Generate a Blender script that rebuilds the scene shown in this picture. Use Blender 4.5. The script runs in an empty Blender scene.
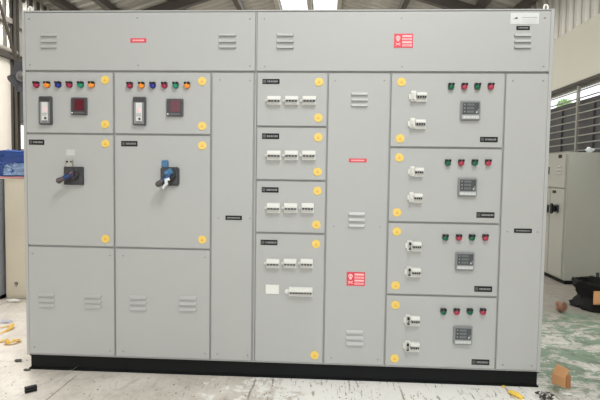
import bpy, bmesh, math, random
from mathutils import Vector, Matrix
random.seed(7)
C = bpy.context.scene.collection
SC = 3.2/3.0
PL = 0.10                      # plinth height
FOC = 480.0

# ------------------------------------------------------------------ camera
CAM = Vector((1.76824*SC, -2.74682*SC, 1.10216*SC + PL))
yaw, pit, rol = (math.radians(a) for a in (2.9717, 2.9678, 0.8052))
fw = Vector((-math.sin(yaw)*math.cos(pit), math.cos(yaw)*math.cos(pit), -math.sin(pit)))
r0 = Vector((math.cos(yaw), math.sin(yaw), 0)); u0 = r0.cross(fw)
rt = r0*math.cos(rol) + u0*math.sin(rol)
up = u0*math.cos(rol) - r0*math.sin(rol)
cd = bpy.data.cameras.new('camera'); cam = bpy.data.objects.new('camera', cd); C.objects.link(cam)
cam.matrix_world = Matrix(((rt.x, up.x, -fw.x, CAM.x), (rt.y, up.y, -fw.y, CAM.y), (rt.z, up.z, -fw.z, CAM.z), (0, 0, 0, 1)))
cd.sensor_width = 36; cd.lens = FOC*36/600; cd.clip_end = 200
bpy.context.scene.camera = cam

def ray(u, v): return fw + rt*((u-300)/FOC) - up*((v-200)/FOC)
def on(u, v, axis, val):
    d = ray(u, v); t = (val-CAM[axis])/d[axis]; return CAM + d*t
def P(u, v, y=0.0):
    p = on(u, v, 1, y); return p.x, p.z
def G(u, v, z=0.0): return on(u, v, 2, z)

# ------------------------------------------------------------------ materials
def mat(name, col, rough=.5, metal=0, noise=.04, scale=12, bump=0, spec=.5):
    m = bpy.data.materials.new(name); m.use_nodes = True
    n = m.node_tree.nodes; l = m.node_tree.links; b = n['Principled BSDF']
    b.inputs['Roughness'].default_value = rough; b.inputs['Metallic'].default_value = metal
    b.inputs['Specular IOR Level'].default_value = spec
    tc = n.new('ShaderNodeTexCoord'); no = n.new('ShaderNodeTexNoise'); no.inputs['Scale'].default_value = scale; no.inputs['Detail'].default_value = 5
    l.new(tc.outputs['Object'], no.inputs['Vector'])
    mx = n.new('ShaderNodeMix'); mx.data_type = 'RGBA'
    a = [c*(1-noise) for c in col]; c2 = [min(1, c*(1+noise)) for c in col]
    mx.inputs[6].default_value = (*a, 1); mx.inputs[7].default_value = (*c2, 1)
    l.new(no.outputs['Fac'], mx.inputs[0]); l.new(mx.outputs[2], b.inputs['Base Color'])
    if bump:
        bp = n.new('ShaderNodeBump'); bp.inputs['Strength'].default_value = bump; bp.inputs['Distance'].default_value = .01
        l.new(no.outputs['Fac'], bp.inputs['Height']); l.new(bp.outputs['Normal'], b.inputs['Normal'])
    return m
def s2l(r, g, b):
    f = lambda c: (c/255/12.92 if c/255 <= .04045 else ((c/255+.055)/1.055)**2.4)
    return (f(r), f(g), f(b))
M = {}
M['grey'] = mat('panel_grey_paint', s2l(171, 172, 170), .42, noise=.015, scale=3)
M['frame'] = mat('panel_frame_paint', s2l(152, 152, 150), .5, noise=.02)
M['black'] = mat('plinth_black_paint', s2l(14, 17, 17), .6, noise=.2, scale=8, spec=.2)
M['dark'] = mat('dark_plastic', s2l(58, 58, 60), .4)
M['ink'] = mat('black_plate', s2l(24, 24, 24), .5, spec=.25)
M['faint'] = mat('faint_sticker', s2l(192, 193, 190), .4)
M['faintpink'] = mat('faint_pink', s2l(232, 200, 204), .4)
M['white'] = mat('white_plastic', s2l(222, 222, 216), .4)
M['offw'] = mat('white_toggle', s2l(204, 203, 198), .4)
M['steel'] = mat('zinc_steel', s2l(190, 188, 182), .35, metal=.7)
M['screw'] = mat('screw_steel', s2l(155, 153, 147), .4, metal=.5)
M['yellow'] = mat('yellow_lock', s2l(232, 200, 100), .35)
M['amber'] = mat('amber_mark', s2l(212, 160, 60), .4)
M['red'] = mat('red_sticker', s2l(214, 66, 80), .5)
M['pink'] = mat('pale_print', s2l(246, 190, 192), .5)
M['lred'] = mat('red_lens', s2l(150, 25, 60), .25)
M['lorange'] = mat('orange_lens', s2l(240, 140, 30), .25)
M['lblue'] = mat('blue_lens', s2l(25, 40, 130), .25)
M['lgreen'] = mat('green_lens', s2l(0, 130, 95), .25)
M['ldgreen'] = mat('dark_green_lens', s2l(10, 90, 60), .25)
M['lpink'] = mat('dull_red_lens', s2l(165, 48, 70), .25)
M['bezel'] = mat('meter_bezel', s2l(135, 137, 137), .4)
M['bezel2'] = mat('dark_meter_bezel', s2l(78, 78, 80), .4)
M['lcd'] = mat('lcd', s2l(72, 76, 78), .25)
M['seg'] = mat('lcd_segments', s2l(96, 100, 100), .3)
M['keys'] = mat('meter_key_strip', s2l(190, 192, 192), .4)
M['redface'] = mat('dark_red_display', s2l(88, 14, 32), .2)
M['bluefilm'] = mat('blue_film', s2l(38, 66, 112), .25, noise=.4, scale=40, bump=.5)
M['skyfilm'] = mat('light_blue_film', s2l(62, 112, 152), .25, noise=.3, scale=50, bump=.5)
M['clear'] = mat('white_film', s2l(215, 220, 222), .25, noise=.1, scale=40, bump=.5)
M['maroon'] = mat('handle_maroon', s2l(75, 50, 62), .4)
M['plate'] = mat('silver_plate', s2l(206, 208, 206), .3, noise=.03)
M['knob'] = mat('dark_knob', s2l(80, 72, 72), .4)
M['cream'] = mat('cream_plaster', s2l(226, 218, 206), .8, noise=.06, scale=2, bump=.1)
M['band'] = mat('beige_plaster', s2l(205, 202, 188), .8, noise=.03, scale=2, bump=.1)
M['sheet'] = mat('galvanised_sheet', s2l(180, 177, 167), .38, metal=.65, noise=.12, scale=1.5)
M['roofsheet'] = mat('roof_sheet', s2l(160, 157, 148), .5, metal=.2, noise=.12, scale=1.5)
M['beam'] = mat('dark_steel_beam', s2l(70, 66, 60), .55, noise=.15)
M['rail'] = mat('light_steel_rail', s2l(165, 160, 150), .45, metal=.3)
M['shutter'] = mat('dark_shutter', s2l(80, 81, 82), .5, noise=.12, scale=4)
M['bar'] = mat('window_bar', s2l(150, 148, 140), .45, metal=.3)
M['cab'] = mat('far_cabinet_grey', s2l(158, 158, 148), .5, noise=.03, scale=2)
M['creamcab'] = mat('cream_cabinet', s2l(206, 198, 180), .6, noise=.05, scale=4)
M['bluegrey'] = mat('blue_grey_cabinet', s2l(150, 155, 162), .5, noise=.04)
M['tarp'] = mat('blue_plastic', s2l(25, 65, 135), .3, noise=.45, scale=7, bump=.8)
M['tarp_sheen'] = mat('blue_plastic_sheen', s2l(120, 145, 180), .2, noise=.5, scale=9, bump=.8)  # paler blue: reflection on the wrap put into the colour
M['pinkstrip'] = mat('pink_edge', s2l(215, 150, 150), .5)
M['sack'] = mat('black_plastic_sack', s2l(17, 17, 16), .7, noise=.3, scale=9, bump=.5, spec=.2)
M['card'] = mat('cardboard', s2l(208, 155, 108), .8, noise=.08, scale=8)
M['cardshade'] = mat('cardboard_shaded', s2l(165, 115, 75), .8, noise=.08)  # darker copy of card: shade on the carton's side put into colour
M['brown'] = mat('brown_wrap', s2l(130, 95, 75), .6, noise=.3, scale=30, bump=.6)
M['yscrap'] = mat('yellow_strip', s2l(250, 205, 85), .5, noise=.2, scale=30)
M['paper'] = mat('paper', s2l(225, 225, 232), .7, noise=.05)
M['chip'] = mat('dark_chip', s2l(70, 66, 62), .7, noise=.3)
M['fan'] = mat('fan_grey', s2l(80, 81, 86), .5, noise=.1)
M['leaf'] = mat('leaf_green', s2l(165, 200, 135), .6, noise=.4, scale=3)
M['bark'] = mat('bark', s2l(95, 75, 55), .9, noise=.3)
M['soil'] = mat('yard_ground', s2l(170, 165, 150), .9, noise=.15, scale=.8)

# concrete floor with worn white and green paint and dark joints
def floor_mat():
    m = bpy.data.materials.new('worn_concrete_floor'); m.use_nodes = True
    n = m.node_tree.nodes; l = m.node_tree.links; b = n['Principled BSDF']
    b.inputs['Roughness'].default_value = .6
    tc = n.new('ShaderNodeTexCoord'); sp = n.new('ShaderNodeSeparateXYZ'); l.new(tc.outputs['Object'], sp.inputs[0])
    def noise(scale, detail=6, rough=.6, dist=0, sx=1, sy=1):
        mp = n.new('ShaderNodeMapping'); mp.inputs['Scale'].default_value = (sx, sy, 1); l.new(tc.outputs['Object'], mp.inputs[0])
        k = n.new('ShaderNodeTexNoise'); k.inputs['Scale'].default_value = scale; k.inputs['Detail'].default_value = detail
        k.inputs['Roughness'].default_value = rough; k.inputs['Distortion'].default_value = dist
        l.new(mp.outputs[0], k.inputs['Vector']); return k.outputs['Fac']
    def mr(src, a, b_, c=0, d=1):
        k = n.new('ShaderNodeMapRange'); k.inputs[1].default_value = a; k.inputs[2].default_value = b_; k.inputs[3].default_value = c; k.inputs[4].default_value = d
        l.new(src, k.inputs[0]); return k.outputs[0]
    def mth(op, a, b_=None):
        k = n.new('ShaderNodeMath'); k.operation = op
        for i, x in enumerate((a, b_)):
            if x is None: continue
            if isinstance(x, (int, float)): k.inputs[i].default_value = x
            else: l.new(x, k.inputs[i])
        return k.outputs[0]
    def mix(f, a, b_):
        k = n.new('ShaderNodeMix'); k.data_type = 'RGBA'; l.new(f, k.inputs[0])
        for i, x in ((6, a), (7, b_)):
            if isinstance(x, tuple): k.inputs[i].default_value = (*x, 1)
            else: l.new(x, k.inputs[i])
        return k.outputs[2]
    X, Y = sp.outputs[0], sp.outputs[1]
    base = mix(mr(noise(2.2), .35, .65), s2l(184, 175, 163), s2l(214, 207, 196))
    base = mix(mr(noise(6, 8, .75), .5, .62, 0, .35), base, s2l(158, 146, 130))
    base = mix(mr(noise(28, 8, .7), .35, .7, 0, .5), base, s2l(224, 220, 212))
    # worn white coat, heavier towards the right hand side
    wx = mr(X, .9, 1.9, -.16, .14)
    wm = mr(mth('ADD', noise(9, 9, .75), wx), .5, .56)
    base = mix(mth('MULTIPLY', wm, .8), base, s2l(246, 245, 240))
    # green coat east of the board, worn in streaks
    gx = mr(X, 3.15, 3.3, 0, 1)
    gy = mr(Y, -.15, .05, 0, 1)
    g2 = mr(Y, 1.55, 1.9, 1, 0)
    base = mix(mth('MULTIPLY', gx, mr(noise(5, 8, .7), .35, .65, .35, .85)), base, s2l(155, 149, 136))
    base = mix(mth('MULTIPLY', gx, mr(Y, 1.0, 1.8, 0, .75)), base, s2l(120, 112, 100))  # shade between board and far cabinet painted into the floor colour
    gm = mr(noise(5.5, 10, .78, .4, .75, 1.3), .475, .515)
    base = mix(mth('MULTIPLY', mth('MULTIPLY', mth('MULTIPLY', gm, gx), mth('MULTIPLY', gy, g2)), .9), base, s2l(104, 132, 104))
    gm2 = mr(noise(8, 10, .8, .3), .52, .57)
    base = mix(mth('MULTIPLY', mth('MULTIPLY', mth('MULTIPLY', gm2, gx), g2), .7), base, s2l(98, 106, 90))
    # dark scratches and flakes
    sc = mr(noise(34, 8, .8, .2, 1, .6), .63, .68)
    base = mix(mth('MULTIPLY', sc, mr(X, 1.6, 2.3, .25, .8)), base, s2l(105, 98, 90))
    mpd = n.new('ShaderNodeMapping'); mpd.inputs['Rotation'].default_value = (0, 0, .55); mpd.inputs['Scale'].default_value = (30, 3.2, 1); l.new(tc.outputs['Object'], mpd.inputs[0])
    kd = n.new('ShaderNodeTexNoise'); kd.inputs['Scale'].default_value = 1.6; kd.inputs['Detail'].default_value = 6; kd.inputs['Roughness'].default_value = .7; l.new(mpd.outputs[0], kd.inputs['Vector'])
    base = mix(mth('MULTIPLY', mr(kd.outputs['Fac'], .58, .63), mr(X, .6, 2.0, .3, .8)), base, s2l(112, 106, 98))
    # joints running away from the board
    wob = mth('MULTIPLY', mth('SUBTRACT', noise(3), .5), .05)
    xw = mth('ADD', X, wob)
    tot = None
    for x0 in (-1.2, .35, 1.47, 1.58, 2.05, 2.36, 3.0, 4.4):
        k = mr(mth('ABSOLUTE', mth('SUBTRACT', xw, x0)), .003, .008, 1, 0)
        tot = k if tot is None else mth('MAXIMUM', tot, k)
    tot = mth('MULTIPLY', tot, mr(noise(7), .42, .55, .0, .75))
    base = mix(tot, base, s2l(110, 104, 96))
    vo = n.new('ShaderNodeTexVoronoi'); vo.feature = 'DISTANCE_TO_EDGE'; vo.inputs['Scale'].default_value = 1.7
    mp = n.new('ShaderNodeMapping'); mp.inputs['Rotation'].default_value = (0, 0, .6); l.new(tc.outputs['Object'], mp.inputs[0])
    ad = n.new('ShaderNodeVectorMath'); ad.operation = 'ADD'; l.new(mp.outputs[0], ad.inputs[0])
    nn = n.new('ShaderNodeTexNoise'); nn.inputs['Scale'].default_value = 3; sc2 = n.new('ShaderNodeVectorMath'); sc2.operation = 'SCALE'; sc2.inputs[3].default_value = .3
    l.new(nn.outputs['Color'], sc2.inputs[0]); l.new(sc2.outputs[0], ad.inputs[1]); l.new(ad.outputs[0], vo.inputs['Vector'])
    ck = mth('MULTIPLY', mr(vo.outputs['Distance'], .004, .012, 1, 0), mr(noise(4), .5, .65, 0, .3))
    base = mix(ck, base, s2l(125, 116, 105))
    l.new(base, b.inputs['Base Color'])
    bp = n.new('ShaderNodeBump'); bp.inputs['Strength'].default_value = .25; bp.inputs['Distance'].default_value = .004
    l.new(noise(40, 6), bp.inputs['Height']); l.new(bp.outputs[0], b.inputs['Normal'])
    return m
M['floor'] = floor_mat()
def trans_mat():
    m = bpy.data.materials.new('translucent_sheet'); m.use_nodes = True
    n = m.node_tree.nodes; l = m.node_tree.links
    t = n.new('ShaderNodeBsdfTranslucent'); t.inputs[0].default_value = (.95, .95, .93, 1)
    g = n.new('ShaderNodeBsdfTransparent'); mx = n.new('ShaderNodeMixShader'); mx.inputs[0].default_value = .5
    l.new(t.outputs[0], mx.inputs[1]); l.new(g.outputs[0], mx.inputs[2]); l.new(mx.outputs[0], n['Material Output'].inputs[0])
    return m
M['skylight'] = trans_mat()
def glass_mat():
    m = bpy.data.materials.new('window_glass'); m.use_nodes = True
    n = m.node_tree.nodes; l = m.node_tree.links
    g = n.new('ShaderNodeBsdfGlossy'); g.inputs['Roughness'].default_value = .05
    t = n.new('ShaderNodeBsdfTransparent'); mx = n.new('ShaderNodeMixShader'); mx.inputs[0].default_value = .94
    l.new(g.outputs[0], mx.inputs[1]); l.new(t.outputs[0], mx.inputs[2]); l.new(mx.outputs[0], n['Material Output'].inputs[0])
    return m
M['glass'] = glass_mat()

# ------------------------------------------------------------------ mesh builder
WL = {}
class MB:
    def __init__(s): s.bm = bmesh.new(); s.mats = []
    def mi(s, m):
        if m not in s.mats: s.mats.append(m)
        return s.mats.index(m)
    def _set(s, vs, m):
        i = s.mi(m)
        for f in {f for v in vs for f in v.link_faces}: f.material_index = i
    def box(s, x0, x1, y0, y1, z0, z1, m, bev=0, seg=2):
        x0, x1 = sorted((x0, x1)); y0, y1 = sorted((y0, y1)); z0, z1 = sorted((z0, z1))
        mt = Matrix.Translation(((x0+x1)/2, (y0+y1)/2, (z0+z1)/2)) @ Matrix.Diagonal((x1-x0, y1-y0, z1-z0, 1))
        vs = bmesh.ops.create_cube(s.bm, size=1, matrix=mt)['verts']; s._set(vs, m)
        if bev:
            es = list({e for v in vs for e in v.link_edges})
            bmesh.ops.bevel(s.bm, geom=es, offset=bev, segments=seg, affect='EDGES', clamp_overlap=True)
        return s
    def cyl(s, p, q, r, m, r2=None, n=16, caps=True):
        p, q = Vector(p), Vector(q); d = q-p
        mt = Matrix.Translation((p+q)/2) @ d.to_track_quat('Z', 'Y').to_matrix().to_4x4()
        vs = bmesh.ops.create_cone(s.bm, cap_ends=caps, segments=n, radius1=r, radius2=r if r2 is None else r2, depth=d.length, matrix=mt)['verts']
        s._set(vs, m); return s
    def ball(s, p, r, m, sc=(1, 1, 1), n=12):
        mt = Matrix.Translation(p) @ Matrix.Diagonal((*sc, 1))
        vs = bmesh.ops.create_uvsphere(s.bm, u_segments=n, v_segments=max(6, n//2+2), radius=r, matrix=mt)['verts']; s._set(vs, m); return s
    def prism(s, pts, vec, m):
        vec = Vector(vec); a = [s.bm.verts.new(p) for p in pts]; b = [s.bm.verts.new(Vector(p)+vec) for p in pts]
        k = len(a); i = s.mi(m); fs = [s.bm.faces.new(a[::-1]), s.bm.faces.new(b)]
        for j in range(k): fs.append(s.bm.faces.new((a[j], a[(j+1) % k], b[(j+1) % k], b[j])))
        for f in fs: f.material_index = i
        bmesh.ops.recalc_face_normals(s.bm, faces=fs); return s
    def hull8(s, back, front, m):      # two quads joined
        a = [s.bm.verts.new(p) for p in back]; b = [s.bm.verts.new(p) for p in front]; i = s.mi(m)
        fs = [s.bm.faces.new(a), s.bm.faces.new(b[::-1])]
        for j in range(4): fs.append(s.bm.faces.new((a[j], b[j], b[(j+1) % 4], a[(j+1) % 4])))
        for f in fs: f.material_index = i
        bmesh.ops.recalc_face_normals(s.bm, faces=fs); return s
    def grid(s, rows, m, close=False):
        i = s.mi(m); V = [[s.bm.verts.new(p) for p in r] for r in rows]
        for a, b in zip(V, V[1:]):
            k = len(a)
            for j in range(k if close else k-1):
                f = s.bm.faces.new((a[j], a[(j+1) % k], b[(j+1) % k], b[j])); f.material_index = i
        return V
    def tube(s, pts, r, m, n=8):
        pts = [Vector(p) for p in pts]; rows = []
        for k, p in enumerate(pts):
            d = (pts[min(k+1, len(pts)-1)]-pts[max(k-1, 0)]).normalized()
            a = d.orthogonal().normalized() if k == 0 else (rows_a - d*rows_a.dot(d)).normalized()
            rows_a = a; b = d.cross(a); rr = r[k] if isinstance(r, (list, tuple)) else r
            rows.append([p+(a*math.cos(t)+b*math.sin(t))*rr for t in [2*math.pi*j/n for j in range(n)]])
        V = s.grid(rows, m, True); i = s.mi(m)
        for r_ in (V[0][::-1], V[-1]):
            f = s.bm.faces.new(r_); f.material_index = i
        return s
    def build(s, name, parent=None, loc=None, smooth=True, **props):
        vs = [v.co for v in s.bm.verts]
        if loc is None:
            lo = [min(v[i] for v in vs) for i in range(3)]; hi = [max(v[i] for v in vs) for i in range(3)]
            loc = Vector([(a+b)/2 for a, b in zip(lo, hi)]); loc.z = lo[2] if parent is None else loc.z
        loc = Vector(loc); bmesh.ops.translate(s.bm, verts=s.bm.verts, vec=-loc)
        me = bpy.data.meshes.new(name); s.bm.to_mesh(me); s.bm.free()
        for k in s.mats: me.materials.append(M[k])
        if smooth:
            me.shade_smooth()
            try: me.set_sharp_from_angle(angle=math.radians(35))
            except Exception: pass
        o = bpy.data.objects.new(name, me); C.objects.link(o); WL[o] = loc
        if parent: o.parent = parent; o.location = loc-WL[parent]
        else: o.location = loc
        for k, v in props.items(): o[k] = v
        return o
def empty(name, loc, **props):
    o = bpy.data.objects.new(name, None); C.objects.link(o); o.location = loc; o.empty_display_size = .1; WL[o] = Vector(loc)
    for k, v in props.items(): o[k] = v
    return o

# ================================================================== the switchboard
W = 3.2; H = 2.033*SC; DEP = .7
DX = dict(a=.537*SC, b=1.108*SC, c=1.364*SC, d=1.774*SC, e=2.127*SC, f=2.756*SC)
DZ = {k: v*SC+PL for k, v in dict(h=1.685, m1=1.324, m2=.661, n1=1.376, n2=1.07, n3=.766, q1=1.266, q2=.842, q3=.425).items()}
TOP = H+PL
board = empty('electrical_switchboard', (W/2, .02+DEP/2, 0), category='switchboard',
              label='long light grey steel electrical switchboard with many doors on a black plinth')
b = MB(); g = .004
EL, ER = -.009, W+.010
b.box(EL+.002, ER-.002, .014, DEP, PL, TOP, 'frame', .004)
b.box(EL, .012, .002, .03, PL, TOP, 'grey', .002); b.box(W-.012, ER, .002, .03, PL, TOP, 'grey', .002)
b.box(EL, ER, .004, .03, TOP-.010, TOP, 'grey', .002); b.box(EL, ER, .006, .03, PL, PL+.008, 'grey', .002)
enclosure = b.build('enclosure', board)
b = MB()
b.box(.004, W+.003, .024, DEP-.03, 0, PL, 'black', .003)
b.box(-.002, W+.010, .018, .04, PL-.012, PL, 'black', .002); b.box(-.006, W+.010, .014, .04, 0, .010, 'black', .002)
b.build('plinth', board, label='black steel base plinth')
for u, v in ((30.5, 10), (545.5, 8.2)):
    x, z = P(u, v, .08); b = MB()
    pts = []
    w_, h_ = .017, .05
    pts = [(x-w_, .07, TOP), (x+w_, .07, TOP), (x+w_, .07, TOP+.022)] + [(x+w_*.8*math.cos(t), .07, TOP+.03+w_*math.sin(t)) for t in [math.pi*k/8 for k in range(0, 9)]] + [(x-w_, .07, TOP+.022)]
    # ring-shaped eye plate
    ring = [(x+.012*math.cos(2*math.pi*k/20), .076, TOP+.030+.017*math.sin(2*math.pi*k/20)) for k in range(21)]
    b.tube(ring, .0055, 'white'); b.box(x-.016, x+.016, .070, .082, TOP, TOP+.018, 'white', .002)
    b.box(x-.022, x+.022, .05, .10, TOP, TOP+.004, 'white')
    b.build('lifting_eye', board, label='pale lifting eye on the top edge')

def door(name, x0, x1, z0, z1, screws=(), y0=0.0, **props):
    b = MB(); b.box(x0, x1, y0, y0+.016, z0, z1, 'grey', .003)
    for u, v in screws:
        x, z = P(u, v); b.cyl((x, y0+.001, z), (x, y0-.003, z), .0048, 'screw', n=12); b.box(x-.004, x+.004, y0-.0035, y0-.002, z-.0005, z+.0005, 'dark')
    return b.build(name, board, loc=((x0+x1)/2, y0+.011, (z0+z1)/2), **props)
def vent(par, u0, u1, rows):
    b = MB()
    for v in rows:
        x0, z = P(u0, v+.4); x1, _ = P(u1, v+.4); h = .0185
        b.hull8([(x0, .0, z), (x1, .0, z), (x1, .0, z+h), (x0, .0, z+h)], [(x0+.004, -.012, z), (x1-.004, -.012, z), (x1-.004, -.010, z+.006), (x0+.004, -.010, z+.006)], 'grey')
        b.box(x0+.003, x1-.003, -.0008, .001, z-.003, z, 'frame')
    b.build('louvre_vent', par)
def rect(u0, v0, u1, v1):
    x0, z1 = P(u0, (v0+v1)/2); x1, z0 = P(u1, (v0+v1)/2)
    _, zt = P((u0+u1)/2, v0); _, zb = P((u0+u1)/2, v1)
    return x0, x1, zb, zt
def blocks(b, x0, x1, z0, z1, m, y, rows=1, fill=.6, seed=0):
    rn = random.Random(seed); ph = (z1-z0)/rows
    for r in range(rows):
        za = z0+ph*r+ph*(1-fill)/2; zb = za+ph*fill; x = x0
        while x < x1-.004:
            w = rn.uniform(.004, .008); w = min(w, x1-x)
            b.box(x, x+w, y, y+.0006, za, zb, m); x += w+rn.uniform(.0015, .0035)
nseed = [0]
def nameplate(par, u0, v0, u1, v1, emblem=False):
    x0, x1, z0, z1 = rect(u0, v0, u1, v1); b = MB(); b.box(x0, x1, -.0025, .001, z0, z1, 'ink', .0006)
    nseed[0] += 1; h = z1-z0
    if emblem:
        b.box(x0+.004, x0+.022, -.0031, -.002, z0+h*.2, z1-h*.2, 'seg'); b.box(x0+.008, x0+.011, -.0036, -.002, z0+h*.2, z1-h*.2, 'ink'); b.box(x0+.016, x0+.018, -.0036, -.002, z0+h*.2, z1-h*.2, 'ink')
        blocks(b, x0+.030, x1-.006, z0+h*.30, z1-h*.30, 'bezel', -.0031, 1, .9, nseed[0])
    else:
        blocks(b, x0+.010, x1-.010, z0+h*.32, z1-h*.32, 'bezel', -.0031, 1, .9, nseed[0])
    b.build('nameplate', par, label='black nameplate')
def lock(par, u, v):
    x, z = P(u, v); b = MB(); r = .0265
    b.cyl((x, .001, z), (x, -.004, z), r, 'yellow', r2=r*.94, n=28)
    b.cyl((x, -.004, z), (x, -.0055, z), r*.70, 'yellow', n=24)
    b.prism([(x-.009, -.0055, z-.008), (x+.009, -.0055, z-.008), (x, -.0055, z+.010)], (0, -.0012, 0), 'amber')
    b.box(x-.0015, x+.0015, -.0075, -.006, z-.004, z+.005, 'yellow')
    b.build('round_sticker', par, label='round yellow warning sticker')
def redstrip(par, u0, v0, u1, v1):
    x0, x1, z0, z1 = rect(u0, v0, u1, v1); b = MB(); b.box(x0, x1, -.002, .001, z0, z1, 'red', .0005)
    blocks(b, x0+.014, x1-.014, z0+(z1-z0)*.3, z1-(z1-z0)*.3, 'pink', -.0026, 1, .9, 5); b.build('warning_strip', par, label='small red warning strip')
def danger(par, u0, v0, u1, v1):
    x0, x1, z0, z1 = rect(u0, v0, u1, v1); b = MB(); w, h = x1-x0, z1-z0
    b.box(x0, x1, -.002, .001, z0, z1, 'red', .0006)
    cx = x0+w*.21; cz = z0+h*.62
    b.ball((cx, -.002, cz+h*.08), h*.16, 'pink', (1, .06, 1)); b.box(cx-h*.085, cx+h*.085, -.003, -.0015, cz-h*.16, cz, 'pink')
    for sgn in (-1, 1):
        b.ball((cx+sgn*h*.06, -.0030, cz+h*.07), h*.042, 'red', (1, .15, 1), 8)
        b.cyl((cx-h*.17, -.0022, z0+h*(.25-.09*sgn)), (cx+h*.17, -.0022, z0+h*(.25+.09*sgn)), h*.03, 'pink', n=8)
    for k in range(4):
        za = z0+h*(.10+.22*k); b.box(x0+w*.43, x1-w*.06, -.0026, -.0015, za, za+h*.13, 'pink')
        if k in (0, 2): blocks(b, x0+w*.47, x1-w*.10, za+h*.035, za+h*.095, 'red', -.0030, 1, .9, k)
    b.build('danger_sticker', par, label='red and white danger sticker')
def lamp(par, u, v, m, word):
    x, z = P(u+.4, v+.2, -.012); b = MB(); r = .0185
    b.cyl((x, .001, z-.001), (x, -.004, z-.001), r, 'dark', n=24)                    # bezel
    b.cyl((x, -.004, z-.003), (x, -.016, z-.003), r*.95, m, r2=r*.90, n=24)
    b.ball((x, -.016, z-.003), r*.90, m, (1, .4, 1), 16)
    for sgn in (-1, 1):                                                           # dark cap with a notch over the lens
        b.box(x+sgn*.0030, x+sgn*r*.90, -.024, .001, z+.005, z+.0185, 'ink', .0012)
    b.box(x-.004, x+.004, -.018, .001, z+.012, z+.0165, 'dark')
    b.build('indicator_lamp', par, label=word+' indicator lamp')
def relay(par, u0, v0, u1, v1, seed):
    x0, x1, z0, z1 = rect(u0, v0, u1, v1); b = MB(); w, h = x1-x0, z1-z0
    b.box(x0, x1, -.022, .001, z0, z1, 'bezel2', .004); b.box(x0+w*.08, x1-w*.08, -.024, -.02, z1-h*.17, z1-h*.04, 'dark', .001)
    b.box(x0+w*.10, x1-w*.10, -.0235, -.02, z0+h*.05, z1-h*.20, 'bezel', .001)
    b.box(x0+w*.24, x1-w*.20, -.026, -.02, z0+h*.10, z1-h*.20, 'plate', .002)
    b.ball((x0+w*.55, -.026, z0+h*.52), w*.15, 'faintpink', (1, .1, 1.3)); b.box(x0+w*.34, x0+w*.60, -.0268, -.025, z0+h*.61, z0+h*.63, 'pink')
    b.cyl((x0+w*.58, -.026, z0+h*.22), (x0+w*.58, -.030, z0+h*.22), w*.09, 'dark', n=14)
    blocks(b, x0+w*.32, x1-w*.28, z0+h*.30, z0+h*.42, 'bezel', -.0268, 2, .5, seed)
    b.box(x0+w*.30, x1-w*.26, -.0268, -.025, z0+h*.115, z0+h*.14, 'seg')
    b.build('protection_relay', par, label='tall grey relay with a white face')
def redmeter(par, u0, v0, u1, v1):
    x0, x1, z0, z1 = rect(u0, v0, u1, v1); b = MB(); w, h = x1-x0, z1-z0
    b.box(x0, x1, -.016, .001, z0, z1, 'bezel2', .003); b.box(x0+w*.04, x1-w*.04, -.0175, -.012, z0+h*.04, z1-h*.04, 'dark', .002)
    b.box(x0+w*.24, x1-w*.14, -.0185, -.014, z0+h*.24, z1-h*.10, 'redface', .001)
    b.box(x0+w*.18, x1-w*.14, -.0185, -.014, z0+h*.08, z0+h*.17, 'seg', .001)
    b.cyl((x0+w*.10, -.017, z0+h*.12), (x0+w*.10, -.0195, z0+h*.12), w*.05, 'white', n=12)
    for sx in (.08, .92):
        b.cyl((x0+w*sx, -.017, z1-h*.08), (x0+w*sx, -.0185, z1-h*.08), w*.035, 'seg', n=10)
    b.build('digital_meter', par, label='square dark meter with a deep red display')
def lcdmeter(par, u0, v0, u1, v1):
    x0, x1, z0, z1 = rect(u0, v0, u1, v1); b = MB(); w, h = x1-x0, z1-z0
    b.box(x0, x1, -.018, .001, z0, z1, 'bezel', .005); b.box(x0+w*.07, x1-w*.07, -.020, -.012, z0+h*.30, z1-h*.09, 'lcd', .001)
    for k in range(3):
        zz = z0+h*(.38+.18*k)
        b.box(x0+w*.30, x1-w*.34, -.0206, -.018, zz, zz+h*.11, 'seg'); b.box(x0+w*.15, x0+w*.22, -.0206, -.018, zz+h*.02, zz+h*.09, 'bezel')
    b.box(x1-w*.24, x1-w*.18, -.0206, -.018, z0+h*.36, z0+h*.46, 'keys'); b.box(x1-w*.16, x1-w*.12, -.0206, -.018, z0+h*.36, z0+h*.56, 'bezel')
    b.box(x0+w*.07, x1-w*.07, -.020, -.012, z0+h*.07, z0+h*.25, 'keys', .001)
    for k in range(4): b.box(x0+w*(.13+.2*k), x0+w*(.25+.2*k), -.0215, -.018, z0+h*.10, z0+h*.20, 'plate', .001)
    b.build('power_meter', par, label='square grey power meter with a dark screen')
def breaker(par, u0, v0, u1, v1, poles=4, nub='white', nubside=True):
    x0, x1, z0, z1 = rect(u0, v0, u1, v1); b = MB(); w, h = x1-x0, z1-z0
    xa = x0+(w*.16 if nubside else 0)
    b.box(xa, x1, -.012, .001, z0, z1, 'white', .002)
    b.box(xa+.001, x1-.001, -.030, -.008, z0+h*.52, z1-h*.04, 'white', .003)
    b.box(xa+.002, x1-.002, -.022, -.008, z0+h*.05, z0+h*.36, 'offw', .002)
    pw = (x1-xa-.008)/poles
    for k in range(poles): b.box(xa+.004+pw*k+.0012, xa+.004+pw*(k+1)-.0012, -.034, -.008, z0+h*.34, z0+h*.52, 'ink', .001)
    if nubside:
        b.cyl((x0+w*.10, .001, z0+h*.5), (x0+w*.10, -.010, z0+h*.5), w*.085, nub, n=14)
        b.box(x0+w*.06, x0+w*.14, -.016, -.008, z0+h*.42, z0+h*.58, nub, .001)
    b.build('circuit_breaker', par, label='white miniature breaker')
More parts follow.
